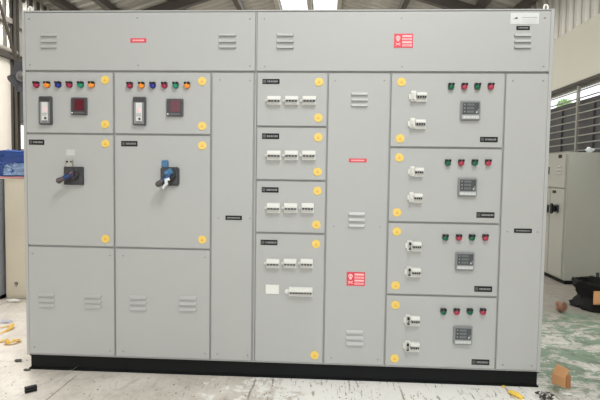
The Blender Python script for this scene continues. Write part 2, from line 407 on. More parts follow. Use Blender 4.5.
def motorbreaker(par, u0, v0, u1, v1, tog):
    x0, x1, z0, z1 = rect(u0, v0, u1, v1); b = MB(); w, h = x1-x0, z1-z0
    xs = x0+w*.40
    b.box(x0, x0+w*.14, -.010, .001, z0+h*.25, z1-h*.25, 'white', .002)
    b.box(x0+w*.10, xs, -.020, .001, z0+h*.05, z1, 'white', .003)
    if tog == 'ink':
        b.box(x0+w*.14, x0+w*.36, -.032, -.015, z0+h*.12, z1-h*.08, 'ink', .003); b.box(x0+w*.18, x0+w*.30, -.040, -.02, z0+h*.35, z0+h*.6, 'dark', .002)
    else:
        b.box(x0+w*.14, x0+w*.36, -.034, -.015, z0+h*.18, z1-h*.15, 'offw', .003); b.box(x0+w*.18, x0+w*.22, -.036, -.02, z0+h*.25, z0+h*.38, 'screw')
    b.box(xs, x1, -.012, .001, z0, z1-h*.12, 'white', .002)
    b.box(xs+.001, x1-.001, -.028, -.008, z0+h*.54, z1-h*.14, 'white', .003); b.box(xs+.001, x1-.001, -.020, -.008, z0+h*.02, z0+h*.32, 'offw', .002)
    pw = (x1-xs-.006)/4
    for k in range(4): b.box(xs+.003+pw*k+.001, xs+.003+pw*(k+1)-.001, -.032, -.008, z0+h*.32, z0+h*.54, 'ink', .001)
    b.build('circuit_breaker', par, label='white feeder breaker with a '+('black' if tog == 'ink' else 'white')+' toggle')

# --- top covers
xj = P(256.2, 40)[0]
tl = door('top_cover', .0125, xj-.006, DZ['h']+.006, TOP-.010-g, [(29, 19), (137.3, 18), (250, 18.8), (30, 65), (138, 65.3), (250, 66)])
tr = door('top_cover', xj+.006, W-.0125, DZ['h']+.006, TOP-.010-g, [(264.5, 18.8), (401.5, 18.3), (545, 17.8), (264.6, 66.5), (401.8, 66.8), (543.5, 66.5)])
vent(tl, 41, 57.5, (36, 42, 47.6)); vent(tl, 218.7, 236.5, (35.7, 42, 47.6)); vent(tr, 276.5, 294, (35.7, 42, 48)); vent(tr, 513.7, 531.2, (36, 42, 47.8))
redstrip(tl, 130.5, 38.3, 146.3, 42.6); danger(tr, 394, 33.7, 413, 47.8); nameplate(tr, 516.3, 26, 529.7, 30)
x0, x1, z0, z1 = rect(510.5, 12.8, 539, 24); b = MB(); b.box(x0, x1, -.002, .001, z0, z1, 'plate', .0005); w, h = x1-x0, z1-z0
b.prism([(x0+w*.12, -.0022, z0+h*.5), (x0+w*.22, -.0022, z0+h*.62), (x0+w*.26, -.0022, z0+h*.48)], (0, -.0006, 0), 'dark'); b.box(x0+w*.1, x0+w*.24, -.0026, -.001, z0+h*.44, z0+h*.48, 'screw')
b.box(x0+w*.40, x1-w*.06, -.0026, -.001, z0+h*.56, z0+h*.60, 'bezel')
for k in range(3): b.box(x0+w*.42, x1-w*.10, -.0026, -.001, z0+h*(.12+.12*k), z0+h*(.16+.12*k), 'keys')
b.build('maker_plate', tr, label='pale silver plate')
# --- incomer columns
zt = DZ['h']-.006; zb = PL+.008+g/2
ga = .0055
fr, fo, fb, fg = ('lred', 'red'), ('lorange', 'orange'), ('lblue', 'blue'), ('lgreen', 'green')
for i in range(2):
    xa = .0125 if i == 0 else DX['a']+ga; xb = DX['a']-ga if i == 0 else DX['b']-ga
    d1 = door('meter_door', xa, xb, DZ['m1']+ga, zt); d2 = door('breaker_door', xa, xb, DZ['m2']+ga, DZ['m1']-ga)
    d3 = door('lower_cover', xa, xb, zb, DZ['m2']-ga, [[(32.5, 253.5), (110, 255.5), (34.5, 347), (110.3, 350.8)], [(123.3, 255.8), (205, 257.3), (123.4, 351.2), (205, 353.6)]][i])
    xs = [(35.4, 46.2, 57.3, 68.4, 79.8, 90.8), (129, 140.8, 152, 163.7, 175, 186.5)][i]
    for u, (m, w_) in zip(xs, (fr, fo, fb, fr, fg, fo)): lamp(d1, u, 84.3+i*.6, m, w_)
    if i == 0: relay(d1, 40.5, 96.7, 53, 124.8, 3); redmeter(d1, 72, 97.8, 87.7, 115.2)
    else: relay(d1, 134, 97.2, 146.5, 125.6, 4); redmeter(d1, 167, 99, 183.6, 116.6)
    for v in ((80, 124.3), (81.3, 126))[i]: lock(d1, (105.2, 202.2)[i], v)
    for v in ((143.6, 238.8), (145.6, 239.6))[i]: lock(d2, (105.6, 202.3)[i], v)
    nameplate(d2, *[(29, 139.6, 44.3, 144.8), (121.2, 141, 137.5, 146.4)][i], emblem=True)
    vs = [(295.2, 300.5, 305.6), (297.6, 303.2, 309)][i]
    vent(d3, *(((38.8, 55.2), (130, 147))[i]), vs)
    vent(d3, *(((84.8, 101.8), (179, 196.8))[i]), [v+(1.3, .8)[i] for v in vs])
    # rotary handle
    r_ = [(65.3, 166.7, 84.2, 184.8), (161.2, 167, 179.8, 185.7)][i]
    x0, x1, z0, z1 = rect(*r_); b = MB(); b.box(x0, x1, -.020, .001, z0, z1, 'dark', .008 if i else .003, 3)
    cx, cz = (x0+x1)/2+.006, (z0+z1)/2+.006
    b.cyl((cx, -.018, cz), (cx, -.045, cz), .036, 'dark', r2=.030, n=24); b.cyl((cx, -.045, cz), (cx, -.060, cz), .020, 'maroon' if i == 0 else 'dark', n=20)
    kx, kz = P(*((59.5, 180.6), (158.6, 184))[i], -.07)
    A = Vector((cx+.012, -.055, cz+.010)); B = Vector((kx, -.075, kz)); pts = [A.lerp(B, t/6) for t in range(7)]
    b.tube(pts[:5], [.015, .018, .017, .015, .014], 'bluefilm', 12); b.tube(pts[4:], [.013, .016, .017], 'knob', 12); b.ball(B, .0185, 'knob', n=14)
    if i == 0:
        b.tube([A+Vector((0, -.004, .006)), A.lerp(B, .2)+Vector((0, -.012, .004))], .015, 'maroon', 10)
    else:
        q = A.lerp(B, .55)+Vector((.006, -.016, -.004))
        b.tube([q+Vector((.030, .01, .008)), q+Vector((.012, 0, .0)), q+Vector((.016, 0, -.022)), q+Vector((-.008, 0, -.05))], [.010, .013, .012, .008], 'clear', 10)
        b.tube([A+Vector((.01, 0, .02)), A+Vector((-.03, -.006, -.002))], [.02, .018], 'skyfilm', 10)
    b.build('rotary_handle', d2, label='dark rotary switch handle wrapped in '+('blue' if i == 0 else 'blue and clear')+' film')
    # padlock bracket above the plate
    r2_ = [(67.3, 159.8, 73.2, 167), (162.2, 160.3, 168.6, 167.2)][i]
    x0, x1, z0, z1 = rect(*r2_); b = MB(); mm = 'steel' if i == 0 else 'skyfilm'
    b.box(x0, x1, -.016, .001, z0, z1, mm, .003)
    if i == 0:
        b.cyl((x0+.008, -.014, z1-.012), (x0+.008, -.019, z1-.012), .006, 'ink', n=12); b.cyl((x1-.006, -.014, z1-.012), (x1-.006, -.019, z1-.012), .005, 'ink', n=12)
        b.box(x0-.012, x0, -.006, -.002, z1-.014, z1-.008, 'screw')
    b.build('lock_bracket', d2, label='small steel bracket above the handle' if i == 0 else 'small bracket covered in blue film')
    if i == 0:
        x0, x1, z0, z1 = rect(66.5, 149.5, 75, 155.5); b = MB(); b.box(x0, x1, -.0012, .001, z0, z1, 'faint', .0004); b.build('blank_sticker', d2, label='pale blank sticker')

# --- blank busbar cover
xg = DX['c']-.014
c1 = door('busbar_cover', DX['b']+ga, xg, zb, zt, [(220, 79.8), (250, 80.6), (218.5, 218), (250, 218.6), (217.3, 354), (247.5, 355.3)])
nameplate(c1, 225.5, 215.6, 242, 220)
b = MB(); b.box(DX['c']-.0035, DX['c']+.0035, .006, .022, PL+.008, DZ['h']-.004, 'grey', .001); b.box(xj-.003, xj+.003, .006, .022, DZ['h'], TOP-.012, 'grey', .001); b.build('joint_strip', board)
# --- distribution column
xl = DX['c']+.010; xr = DX['d']-ga
rows = [(DZ['n1'], zt), (DZ['n2'], DZ['n1']), (DZ['n3'], DZ['n2']), (zb-ga, DZ['n3'])]
spec = [
    dict(np=(262.5, 79, 279.6, 84), y=(96.3, 105.4), x=((265, 281), (282.7, 298.4), (300, 316)), lk=((319, 82), (318.3, 117.8))),
    dict(np=(262, 133.4, 279.2, 139), y=(150.6, 160.2), x=((264.7, 281), (282.3, 298.2), (299.6, 315.6)), lk=((318.2, 137.4), (317.5, 171.8))),
    dict(np=(261.7, 187.2, 278.6, 192.5), y=(203, 212.8), x=((264.5, 280.3), (281.7, 297.5), (299, 314)), lk=((317.4, 191), (316.3, 224.8))),
    dict(np=(260.7, 239.8, 277.5, 245), y=(258.6, 267.8), x=((264, 279.7), (281.3, 296.5), (298, 313)), lk=((316, 244), (314.5, 355.2)))]
for k, ((z0, z1), s) in enumerate(zip(rows, spec)):
    d = door('distribution_door', xl, xr, z0+ga, z1-(ga if k else 0))
    nameplate(d, *s['np'], emblem=True)
    for (a, c) in s['x']: breaker(d, a, s['y'][0], c, s['y'][1], 4)
    for p in s['lk']: lock(d, *p)
    if k == 3:
        breaker(d, 284.5, 287, 312.7, 296, 8)
        x0, x1, z0_, z1_ = rect(265.7, 284.7, 279, 293.8); b = MB(); b.box(x0, x1, -.004, .001, z0_, z1_, 'white', .001); b.build('blanking_plate', d, label='plain white blanking plate')
# --- tall blank cover
c2 = door('tall_cover', DX['d']+ga, DX['e']-ga, zb, zt, [(335, 80.8), (384.3, 80.6), (333.5, 226.3), (380.2, 227), (331.2, 358), (377.8, 359.6)])
vent(c2, 350.8, 368, (94.5, 100.3, 105.8)); vent(c2, 348.2, 365, (214.6, 220.5, 226.2)); vent(c2, 345.8, 363.2, (332.4, 338.2, 344.2))
redstrip(c2, 349, 158.5, 366.6, 162.3); danger(c2, 346.6, 272, 365, 285.8)
# --- feeder column
rows = [(DZ['q1'], zt), (DZ['q2'], DZ['q1']), (DZ['q3'], DZ['q2']), (zb-ga, DZ['q3'])]
spec = [
    dict(lk=((401.5, 82), (400, 138.5)), br=((408.8, 92, 426.2, 103), (407.7, 119, 425.2, 130)), lp=((451, 464.3, 477.4, 490.8), 86), mt=(460, 101, 479.8, 120.6), np=(480, 136.9, 497.7, 142.2)),
    dict(lk=((399.2, 157.6), (397, 212.4)), br=((408, 167, 423.2, 177.6), (407.2, 192.8, 422, 203.4)), lp=((447.7, 461, 474.6, 488), 162.3), mt=(457.5, 177.6, 476.5, 196.6), np=(476.4, 212.2, 494.4, 217.8)),
    dict(lk=((396.8, 231.5), (395.6, 285.4)), br=((405.3, 241, 421, 251.8), (404.7, 267, 420.4, 277.5)), lp=((445.2, 458.7, 471.8, 485.2), 237.3), mt=(455, 251.8, 473.8, 270), np=(474.3, 286.2, 492, 291.8)),
    dict(lk=((395.4, 305), (394.6, 358.4)), br=((403.6, 315, 419.5, 326), (403, 341, 419, 351.8)), lp=((443.2, 456.4, 469.6, 482.7), 311.5), mt=(453, 325.6, 471.8, 344.2), np=(471.5, 359.4, 489.3, 364.8))]
for k, ((z0, z1), s) in enumerate(zip(rows, spec)):
    d = door('feeder_door', DX['e']+ga, DX['f']-ga, z0+ga, z1-(ga if k else 0))
    for p in s['lk']: lock(d, *p)
    for q in s['br']: motorbreaker(d, q[0], q[1]-.7, q[2], q[3]-.7, 'ink' if k > 1 else 'white')
    for j, u in enumerate(s['lp'][0]): lamp(d, u, s['lp'][1]+.2*j*0, 'lpink' if j % 2 else 'ldgreen', 'red' if j % 2 else 'green')
    lcdmeter(d, *s['mt']); nameplate(d, *s['np'], emblem=True)
# --- right blank cover
c3 = door('cable_cover', DX['f']+ga, W-.0125, zb, zt, [(513, 80.8), (543, 80.9), (507.5, 231.6), (537.5, 232), (502.7, 365), (531.8, 365.7)])
nameplate(c3, 514, 228.6, 531.8, 232.9)

# ================================================================== the hall
XL, XR, YF, YB = -3.0, 5.4, -7.0, 13.0
EAVE, RIDGE, RX = 4.4, 5.6, 1.55
def struct(b, name, parent=None, **k):
    return b.build(name, parent, kind='structure', **k) if parent is None else b.build(name, parent, **k)
b = MB(); b.box(XL-.2, XR+.2, YF-.2, YB+.2, -.2, 0, 'floor'); b.build('floor', loc=(0, 0, 0), kind='structure')
b = MB(); b.box(-40, 40, -40, 40, -.4, -.2, 'soil'); b.build('ground', kind='structure')

def corrug_wall(b, x, ya, yb, z0, z1, m, pitch=.2, dep=.045, sgn=1):
    rows = []; y = ya
    while y < yb:
        for f, o in ((0, 0), (.34, 0), (.5, 1), (.84, 1)):
            rows.append((y+f*pitch, x+sgn*o*dep))
        y += pitch
    i = b.mi(m)
    V = [[b.bm.verts.new((xx, yy, z)) for yy, xx in rows] for z in (z0, z1)]
    for j in range(len(rows)-1):
        f = b.bm.faces.new((V[0][j], V[0][j+1], V[1][j+1], V[1][j])); f.material_index = i
    return b
# right wall: sill, window opening, plaster band, cladding
zs, zd, zo, zt2 = 1.45, on(560, 105.4, 0, XR).z, on(569.5, 85, 0, XR).z, on(600, 13, 0, XR).z
y0w, y1w = -1.0, 8.0
b = MB(); b.box(XR, XR+.2, YF, YB, 0, zs, 'band'); b.box(XR, XR+.2, YF, YB, zo, zt2, 'band')
b.box(XR, XR+.2, YF, y0w, zs, zo, 'band'); b.box(XR, XR+.2, y1w, YB, zs, zo, 'band')
wr = struct(b, 'wall_right')
b = MB(); corrug_wall(b, XR+.02, YF, YB, zt2-.02, EAVE+.25, 'sheet', .22, .09); b.box(XR+.13, XR+.17, YF, YB, zt2-.1, EAVE+.25, 'sheet'); b.build('sheet_cladding', wr, smooth=False)
b = MB(); b.box(XR-.02, XR+.06, YF, YB, zo-.035, zo, 'beam'); b.build('lintel', wr)
# window_1: frame, glass, dark shutter below, bars
b = MB(); b.box(XR+.10, XR+.16, y0w, y1w, zo-.06, zo, 'bar'); b.box(XR+.10, XR+.16, y0w, y1w, zs, zs+.05, 'bar')
w1 = struct(b, 'window_1')
b = MB(); b.box(XR+.12, XR+.126, y0w, y1w, zd, zo-.05, 'glass'); b.build('pane', w1)
b = MB(); k = 0; y = y0w
while y < y1w:
    b.box(XR+.115, XR+.15, y+.04, y+.40, zs+.05, zd-.03, 'shutter', .004); b.box(XR+.09, XR+.155, y-.035, y+.035, zs+.05, zd, 'shutter', .003); y += .44
b.box(XR+.08, XR+.16, y0w, y1w, zd-.04, zd+.01, 'shutter', .003); b.build('shutter', w1, label='dark grey shutter panels')
b = MB(); z = zs+.12
while z < zo-.04: b.box(XR+.015, XR+.035, y0w, y1w, z-.008, z+.008, 'bar'); z += .1045
yp = on(579, 95, 0, XR+.03).y
y = yp
while y > y0w: y -= 1.3
while y < y1w: b.box(XR+.005, XR+.04, y-.022, y+.022, zs, zo-.05, 'bar'); y += 1.3
b.build('security_bar', w1, label='light steel window bars')
# left wall
zrail = on(0, 48, 0, XL).z
yw = on(20.3, 135, 0, XL).y; zw0 = on(21, 151, 0, XL).z; zw1 = on(21, 121, 0, XL).z
b = MB(); b.box(XL-.2, XL, YF, yw, 0, zrail, 'cream'); b.box(XL-.2, XL, yw+1.2, YB, 0, zrail, 'cream'); b.box(XL-.2, XL, yw, yw+1.2, 0, zw0, 'cream'); b.box(XL-.2, XL, yw, yw+1.2, zw1, zrail, 'shutter')
wl = struct(b, 'wall_left')
b = MB(); corrug_wall(b, XL-.02, YF, YB, zrail, EAVE+.25, 'sheet', .2, .05, -1); b.box(XL-.13, XL-.09, YF, YB, zrail, EAVE+.25, 'sheet'); b.build('sheet_cladding', wl, smooth=False)
b = MB()
b.tube([(XL+.05, YF, zrail+.0), (XL+.05, YB, zrail+.0)], .035, 'rail', 12); b.box(XL, XL+.06, YF, YB, zrail-.12, zrail-.05, 'beam'); b.box(XL, XL+.05, YF, YB, zrail+.42, zrail+.50, 'rail')
b.build('wall_rail', wl)
b = MB(); b.box(XL-.12, XL-.06, yw, yw+.05, zw0, zw1, 'bar'); b.box(XL-.12, XL-.06, yw+1.15, yw+1.2, zw0, zw1, 'bar'); b.box(XL-.12, XL-.06, yw, yw+1.2, zw1-.05, zw1, 'bar'); b.box(XL-.12, XL-.06, yw, yw+1.2, zw0, zw0+.04, 'bar')
w2 = struct(b, 'window_2')
b = MB(); b.box(XL-.10, XL-.094, yw+.05, yw+1.15, zw0+.04, zw1-.05, 'glass'); b.build('pane', w2)
# steel column and brace on the left wall
xc = XL+.10
yc0 = on(17.2, 110, 0, xc).y; yc1 = on(20.6, 110, 0, xc).y
b = MB(); b.box(XL+.0, xc, yc0, yc0+.012, 0, EAVE, 'beam'); b.box(XL+.04, XL+.06, yc0, yc1, 0, EAVE, 'beam'); b.box(XL+.0, xc, yc1-.012, yc1, 0, EAVE, 'beam'); struct(b, 'trim_1')
A = on(5, 22, 0, XL+.35); Bp = on(19.5, 72, 0, XL+.2)
b = MB(); d = (A-Bp); b.cyl(Bp, A+d*.6, .022, 'beam', n=8); struct(b, 'trim_2')
# end walls
b = MB(); b.box(XL, XR, YB, YB+.2, 0, RIDGE, 'cream'); struct(b, 'wall_back')
b = MB(); b.box(XL, -1.8, YF-.2, YF, 0, EAVE, 'cream'); b.box(4.2, XR, YF-.2, YF, 0, EAVE, 'cream'); b.box(XL, XR, YF-.2, YF, 4.2, RIDGE, 'cream'); struct(b, 'wall_front')
# roof: corrugated sheets with long translucent ridge strips
def zr(x): return RIDGE-(RIDGE-EAVE)*abs(x-RX)/(XR-RX)
def roof_hit(u, v):
    d = ray(u, v); t = 0
    for k in range(4000):
        t += .005; p = CAM+d*t
        if p.z > zr(p.x): return p
    return p
sk = [(roof_hit(281, 4).x, roof_hit(307.5, 4).x), (roof_hit(313.5, 4).x, roof_hit(337.5, 4).x)]
cuts = [XL-.4, sk[0][0], sk[0][1], sk[1][0], sk[1][1], XR+.4]
b = MB(); i = b.mi('roofsheet'); js = b.mi('skylight')
def roof_strip(xa, xb, ya, yb, m):
    i = b.mi(m); xs_ = [xa]+([RX] if xa < RX < xb else [])+[xb]; y = ya; prof = []
    while y < yb:
        for f, o in ((0, 0), (.3, 0), (.45, 1), (.85, 1)): prof.append((y+f*.25, o*.045))
        y += .25
    V = [[b.bm.verts.new((x, yy, zr(x)+o)) for yy, o in prof] for x in xs_]
    for p, q in zip(V, V[1:]):
        for j in range(len(prof)-1):
            f = b.bm.faces.new((p[j], p[j+1], q[j+1], q[j])); f.material_index = i
FS = [(-.2, .9), (2.2, 3.3)]        # front skylights
roof_strip(cuts[0], FS[0][0], YF-.2, 1.0, 'roofsheet'); roof_strip(FS[0][1], FS[1][0], YF-.2, 1, 'roofsheet'); roof_strip(FS[1][1], cuts[5], YF-.2, 1, 'roofsheet')
for xa, xb in FS: roof_strip(xa, xb, YF-.2, 1, 'skylight')
for (xa, xb), m in zip(zip(cuts, cuts[1:]), ('roofsheet', 'skylight', 'roofsheet', 'skylight', 'roofsheet')): roof_strip(xa, xb, 1.0, YB+.2, m)
ceil = b.build('ceiling', kind='structure', smooth=False)
b = MB()
for u in (111, 180, 240.5, 402, 478, 520, 40, 70):
    x = roof_hit(u, 5).x; z = zr(x); b.box(x-.06, x+.06, YF, YB, z-.14, z-.005, 'beam')
for xa in (sk[0][0]-.07, sk[0][1]+.05, sk[1][1]+.04): b.box(xa-.05, xa+.05, YF, YB, zr(xa)-.10, zr(xa)-.005, 'rail')
b.build('purlin', ceil)
b = MB()
for yy in (-3.5, 1.5, 6.5, 11.5):
    for xa, xb in ((XL, RX), (RX, XR)):
        b.hull8([(xa, yy-.06, zr(xa)-.32), (xa, yy+.06, zr(xa)-.32), (xa, yy+.06, zr(xa)-.12), (xa, yy-.06, zr(xa)-.12)], [(xb, yy-.06, zr(xb)-.32), (xb, yy+.06, zr(xb)-.32), (xb, yy+.06, zr(xb)-.12), (xb, yy-.06, zr(xb)-.12)], 'beam')
b.build('rafter', ceil)

# ================================================================== things behind and around
# right: far control cabinet
pc = G(563.3, 284.6); xcab, ycab = pc.x, pc.y
zc = on(565, 152, 1, ycab).z
far = empty('control_cabinet', (xcab+.3, ycab+.8, 0), category='cabinet', label='dull grey control cabinet standing under the barred window at right')
b = MB(); b.box(xcab, XR-.06, ycab, ycab+1.7, .05, zc, 'cab', .004); b.box(xcab+.02, XR-.08, ycab+.02, ycab+1.68, 0, .05, 'black')
b.build('body', far)
def fy(u): return on(u, 200, 0, xcab).y
zsplit = on(558, 188, 0, xcab).z
def fdoor(name, ya, yb, z0, z1):
    b = MB(); b.box(xcab-.02, xcab+.001, ya, yb, z0, z1, 'cab', .003); return b.build(name, far)
e1 = ycab+.035; e2 = fy(551.6)
du = fdoor('upper_door', e1, e1+.55, zsplit+.008, zc-.02)
dl = fdoor('lower_door', e1, e2-.005, .07, zsplit-.008); dl2 = fdoor('lower_door', e2+.005, e2+.6, .07, zsplit-.008)
def onf(u, v): p = on(u, v, 0, xcab-.02); return p.y, p.z
def fplate(par, u0, v0, u1, v1, m, name, t=.004):
    ya, z1 = onf(u0, v0); yb, z0 = onf(u1, v1); b = MB(); b.box(xcab-.02-t, xcab-.019, ya, yb, z0, z1, m, .001); return b.build(name, par)
fplate(du, 558.8, 154.8, 562, 158, 'ink', 'nameplate'); fplate(dl, 552.8, 190.3, 556, 193.2, 'ink', 'nameplate'); fplate(du, 547.8, 167, 549.3, 174, 'dark', 'handle', .015)
b = MB()
for v in (167, 170.5, 174):
    ya, z = onf(557, v); yb, _ = onf(561.5, v); b.hull8([(xcab-.02, ya, z), (xcab-.02, yb, z), (xcab-.02, yb, z+.018), (xcab-.02, ya, z+.018)], [(xcab-.032, ya, z), (xcab-.032, yb, z), (xcab-.03, yb, z+.005), (xcab-.03, ya, z+.005)], 'cab')
b.build('louvre_vent', du)
for par, (u, v) in ((dl, (557, 208.5)), (dl2, (547.3, 208.5))):
    y_, z_ = onf(u, v); b = MB(); b.box(xcab-.035, xcab-.019, y_-.05, y_+.05, z_-.05, z_+.05, 'dark', .004); b.cyl((xcab-.03, y_, z_), (xcab-.075, y_, z_), .03, 'ink', r2=.045, n=18); b.box(xcab-.10, xcab-.07, y_-.02, y_+.02, z_-.065, z_+.065, 'ink', .008)
    b.build('rotary_handle', par, label='black rotary handle')
b = MB(); q = on(597.5, 275, 1, ycab); b.box(q.x-.02, q.x+.02, ycab-.006, ycab+.001, q.z-.03, q.z+.03, 'dark', .004); b.build('cable_grommet', far)
def crumple(name, c, r, m, sc=(1, 1, .6), seed=1, amp=.35, sub=2, parent=None, **props):
    rn = random.Random(seed); b = MB(); i = b.mi(m)
    vs = bmesh.ops.create_icosphere(b.bm, subdivisions=sub, radius=r, matrix=Matrix.Diagonal((*sc, 1)))['verts']
    for v in vs: v.co *= 1+rn.uniform(-amp, amp)
    lo = min(v.co.z for v in vs)
    for v in vs: v.co += Vector((c[0], c[1], c[2]-lo))
    return b.build(name, parent, smooth=False, **props)
q = on(590, 149, 1, ycab+.1)
crumple('plastic_bag', (q.x, ycab+.1, zc+.001), .04, 'clear', (1.1, 1, .8), 3, label='small crumpled white plastic bag on top of the grey control cabinet', category='bag')

# right: black sack, brown parcel, cardboard offcut
base = G(592, 313); sy = base.y+.21
s_ = on(598, 300, 1, sy); sx = s_.x; px = (s_-CAM).dot(fw)/FOC   # metres per pixel there
prof = [(zz*px*.86, rr*px*.97) for zz, rr in ((0, 23), (2, 24), (4, 23.5), (8, 20.5), (12, 18.5), (16, 19), (20, 20.5), (26, 22.5), (30, 23), (31.5, 22), (31, 20), (26, 18), (20, 14))]
b = MB(); rn = random.Random(11); rows = []
for k, (z, r) in enumerate(prof):
    row = []
    for j in range(28):
        t = 2*math.pi*j/28; w = 1+.07*math.sin(5*t+k*.9)+.05*math.sin(11*t+k*1.9)+rn.uniform(-.05, .05)
        row.append((sx+r*w*math.cos(t), sy+r*w*math.sin(t), max(0.001, z+(rn.uniform(-.9, .9)*px if k > 1 else 0))))
    rows.append(row)
V = b.grid(rows, 'sack', True); b.bm.faces.new(V[0][::-1]); b.bm.faces.new(V[-1])
bmesh.ops.recalc_face_normals(b.bm, faces=b.bm.faces)
b.build('plastic_sack', label='black crumpled plastic sack with an open mouth in front of the grey control cabinet', category='sack')
q = on(598, 298, 1, sy-25*px)
b = MB(); b.box(q.x-3*px, q.x+9*px, sy-23.6*px, sy-22.4*px, q.z-6*px, q.z+6*px, 'card', .003); b.box(q.x-3*px, q.x+9*px, sy-23.8*px, sy-22.4*px, q.z-7*px, q.z-6*px, 'cardshade', .002)
b.build('cardboard_offcut', label='pale brown cardboard piece stuck into the front of the black plastic sack', category='cardboard')
q = G(563.5, 314); pp = (q-CAM).dot(fw)/FOC
crumple('brown_parcel', (q.x, q.y+.05, 0.001), 5.2*pp, 'brown', (1, .9, 1.05), 5, .22, label='small crumpled brown parcel on the floor left of the black sack', category='parcel')

# small carton right of the plinth: hexagonal outline with a folded flap
q0 = G(551.7, 382.5); q1 = G(564.2, 388); e = (q1-q0); e.z = 0; L = e.length; ex = e/L; ey = Vector((-ex.y, ex.x, 0))
pp = (q0-CAM).dot(fw)/FOC; hb = 12.5*pp; cb = empty('cardboard_carton', q0+e*.5+ey*.03, category='carton', label='small orange-brown cardboard carton on the floor beside the black plinth')
def cb_box(b, a0, a1, d0, d1, z0, z1, m):
    P4 = lambda z: [q0+ex*a0+ey*d0+Vector((0, 0, z)), q0+ex*a1+ey*d0+Vector((0, 0, z)), q0+ex*a1+ey*d1+Vector((0, 0, z)), q0+ex*a0+ey*d1+Vector((0, 0, z))]
    return b.hull8(P4(z0), P4(z1), m)
D_ = .055; t = .003; hb = 9.5*pp
tp = Vector((0, 0, 10*pp))
B0 = [q0, q0+ex*L, q0+ex*L+ey*D_, q0+ey*D_]; T0 = [p+Vector((0, 0, hb)) for p in B0]
U0 = [T0[0]+tp+ey*.016+ex*L*.20, T0[1]+tp*.86+ey*.016+ex*L*.16, T0[1]+tp*.86+ey*.022+ex*L*.16, T0[0]+tp+ey*.022+ex*L*.20]
F0 = [T0[0], T0[1], T0[1]+ey*.006, T0[0]+ey*.006]
b = MB(); b.hull8(B0, T0, 'card')
b.build('body', cb, smooth=False)
b = MB(); b.hull8([p+Vector((0, 0, .0004)) for p in F0], U0, 'card'); b.build('flap', cb, smooth=False)
b = MB(); c0 = B0[1]+ex*.001+ey*.012; w_ = ex*(L*.14)
sd = [c0, c0+w_, c0+w_*.8+Vector((0, 0, hb*1.2)), c0+Vector((0, 0, hb*1.35))]; b.hull8(sd, [p+ey*.03 for p in sd], 'cardshade'); b.build('side_panel', cb, smooth=False)

# left: cream cabinet, blue-grey cabinet, blue wrapped bundle
pl0 = G(5, 298.3); yl = pl0.y
ztop = on(12, 178.5, 1, yl).z
xl0 = on(5, 240, 1, yl).x
t = empty('metal_cabinet', (xl0+.3, yl+.25, 0), category='cabinet', label='cream metal cabinet at the far left with blue wrapped bundle on it')
b = MB(); b.box(xl0, xl0+.62, yl, yl+.5, .0, ztop, 'creamcab', .006); b.build('body', t)
b = MB(); b.box(xl0+.01, xl0+.61, yl-.012, yl+.001, .03, ztop-.03, 'creamcab', .004); h_ = on(16.3, 283.5, 1, yl-.012)
b.cyl((h_.x, yl-.010, h_.z), (h_.x, yl-.016, h_.z), .018, 'knob', n=14); b.box(h_.x-.006, h_.x+.006, yl-.018, yl-.012, h_.z-.03, h_.z+.01, 'screw'); b.build('door', t)
t2 = empty('metal_cabinet', (xl0-.33, yl+.2, 0), category='cabinet', label='blue-grey metal cabinet cut by the left edge of the photo')
b = MB(); b.box(xl0-.62, xl0-.015, yl-.06, yl+.45, .04, ztop-.01, 'bluegrey', .006); b.box(xl0-.60, xl0-.03, yl-.04, yl+.43, 0, .04, 'black'); b.build('body', t2)
b = MB(); b.box(xl0-.60, xl0-.03, yl-.075, yl-.059, .06, ztop-.03, 'bluegrey', .004); b.box(xl0-.58, xl0-.55, yl-.10, yl-.07, .6, .75, 'dark', .004); b.build('door', t2)
zb0 = ztop+.002; zb1 = on(12, 150, 1, yl).z; zm = on(12, 163.5, 1, yl).z
bu = empty('wrapped_bundle', (xl0+.05, yl+.2, zb0), category='bundle', label='bundle wrapped in shiny blue plastic lying on the cream cabinet')
def wrapbox(x0, x1, y0, y1, z0, z1, m, name, seed):
    rn = random.Random(seed); b = MB(); b.box(x0, x1, y0, y1, z0, z1, m)
    bmesh.ops.subdivide_edges(b.bm, edges=b.bm.edges[:], cuts=9, use_grid_fill=True)
    for v in b.bm.verts:
        a = .008
        v.co += Vector((rn.uniform(-a, a), rn.uniform(-a, a), rn.uniform(-a, a) if v.co.z > z0+.02 else 0))
        k = .02*math.sin(v.co.x*23+seed)+.012*math.sin(v.co.x*51); v.co.y += k*.5
        if v.co.z > z1-.02: v.co.z += k*.6
    return b.build(name, bu)
wrapbox(xl0-.5, xl0+.45, yl+.02, yl+.42, zm-.01, zb1-.01, 'tarp', 'upper_wrap', 1)
wrapbox(xl0-.48, xl0+.44, yl+.0, yl+.42, zb0+.018, zm, 'tarp', 'lower_wrap', 2)
wrapbox(xl0+.02, xl0+.22, yl-.016, yl-.002, zb0+.03, zm-.01, 'tarp_sheen', 'sheen_patch', 3)  # thin pale sheet standing for the reflection on the lower wrap
b = MB(); b.box(xl0-.48, xl0+.44, yl+.0, yl+.42, zb0, zb0+.018, 'pinkstrip', .002); b.build('base_board', bu, label='pink board under the bundle')

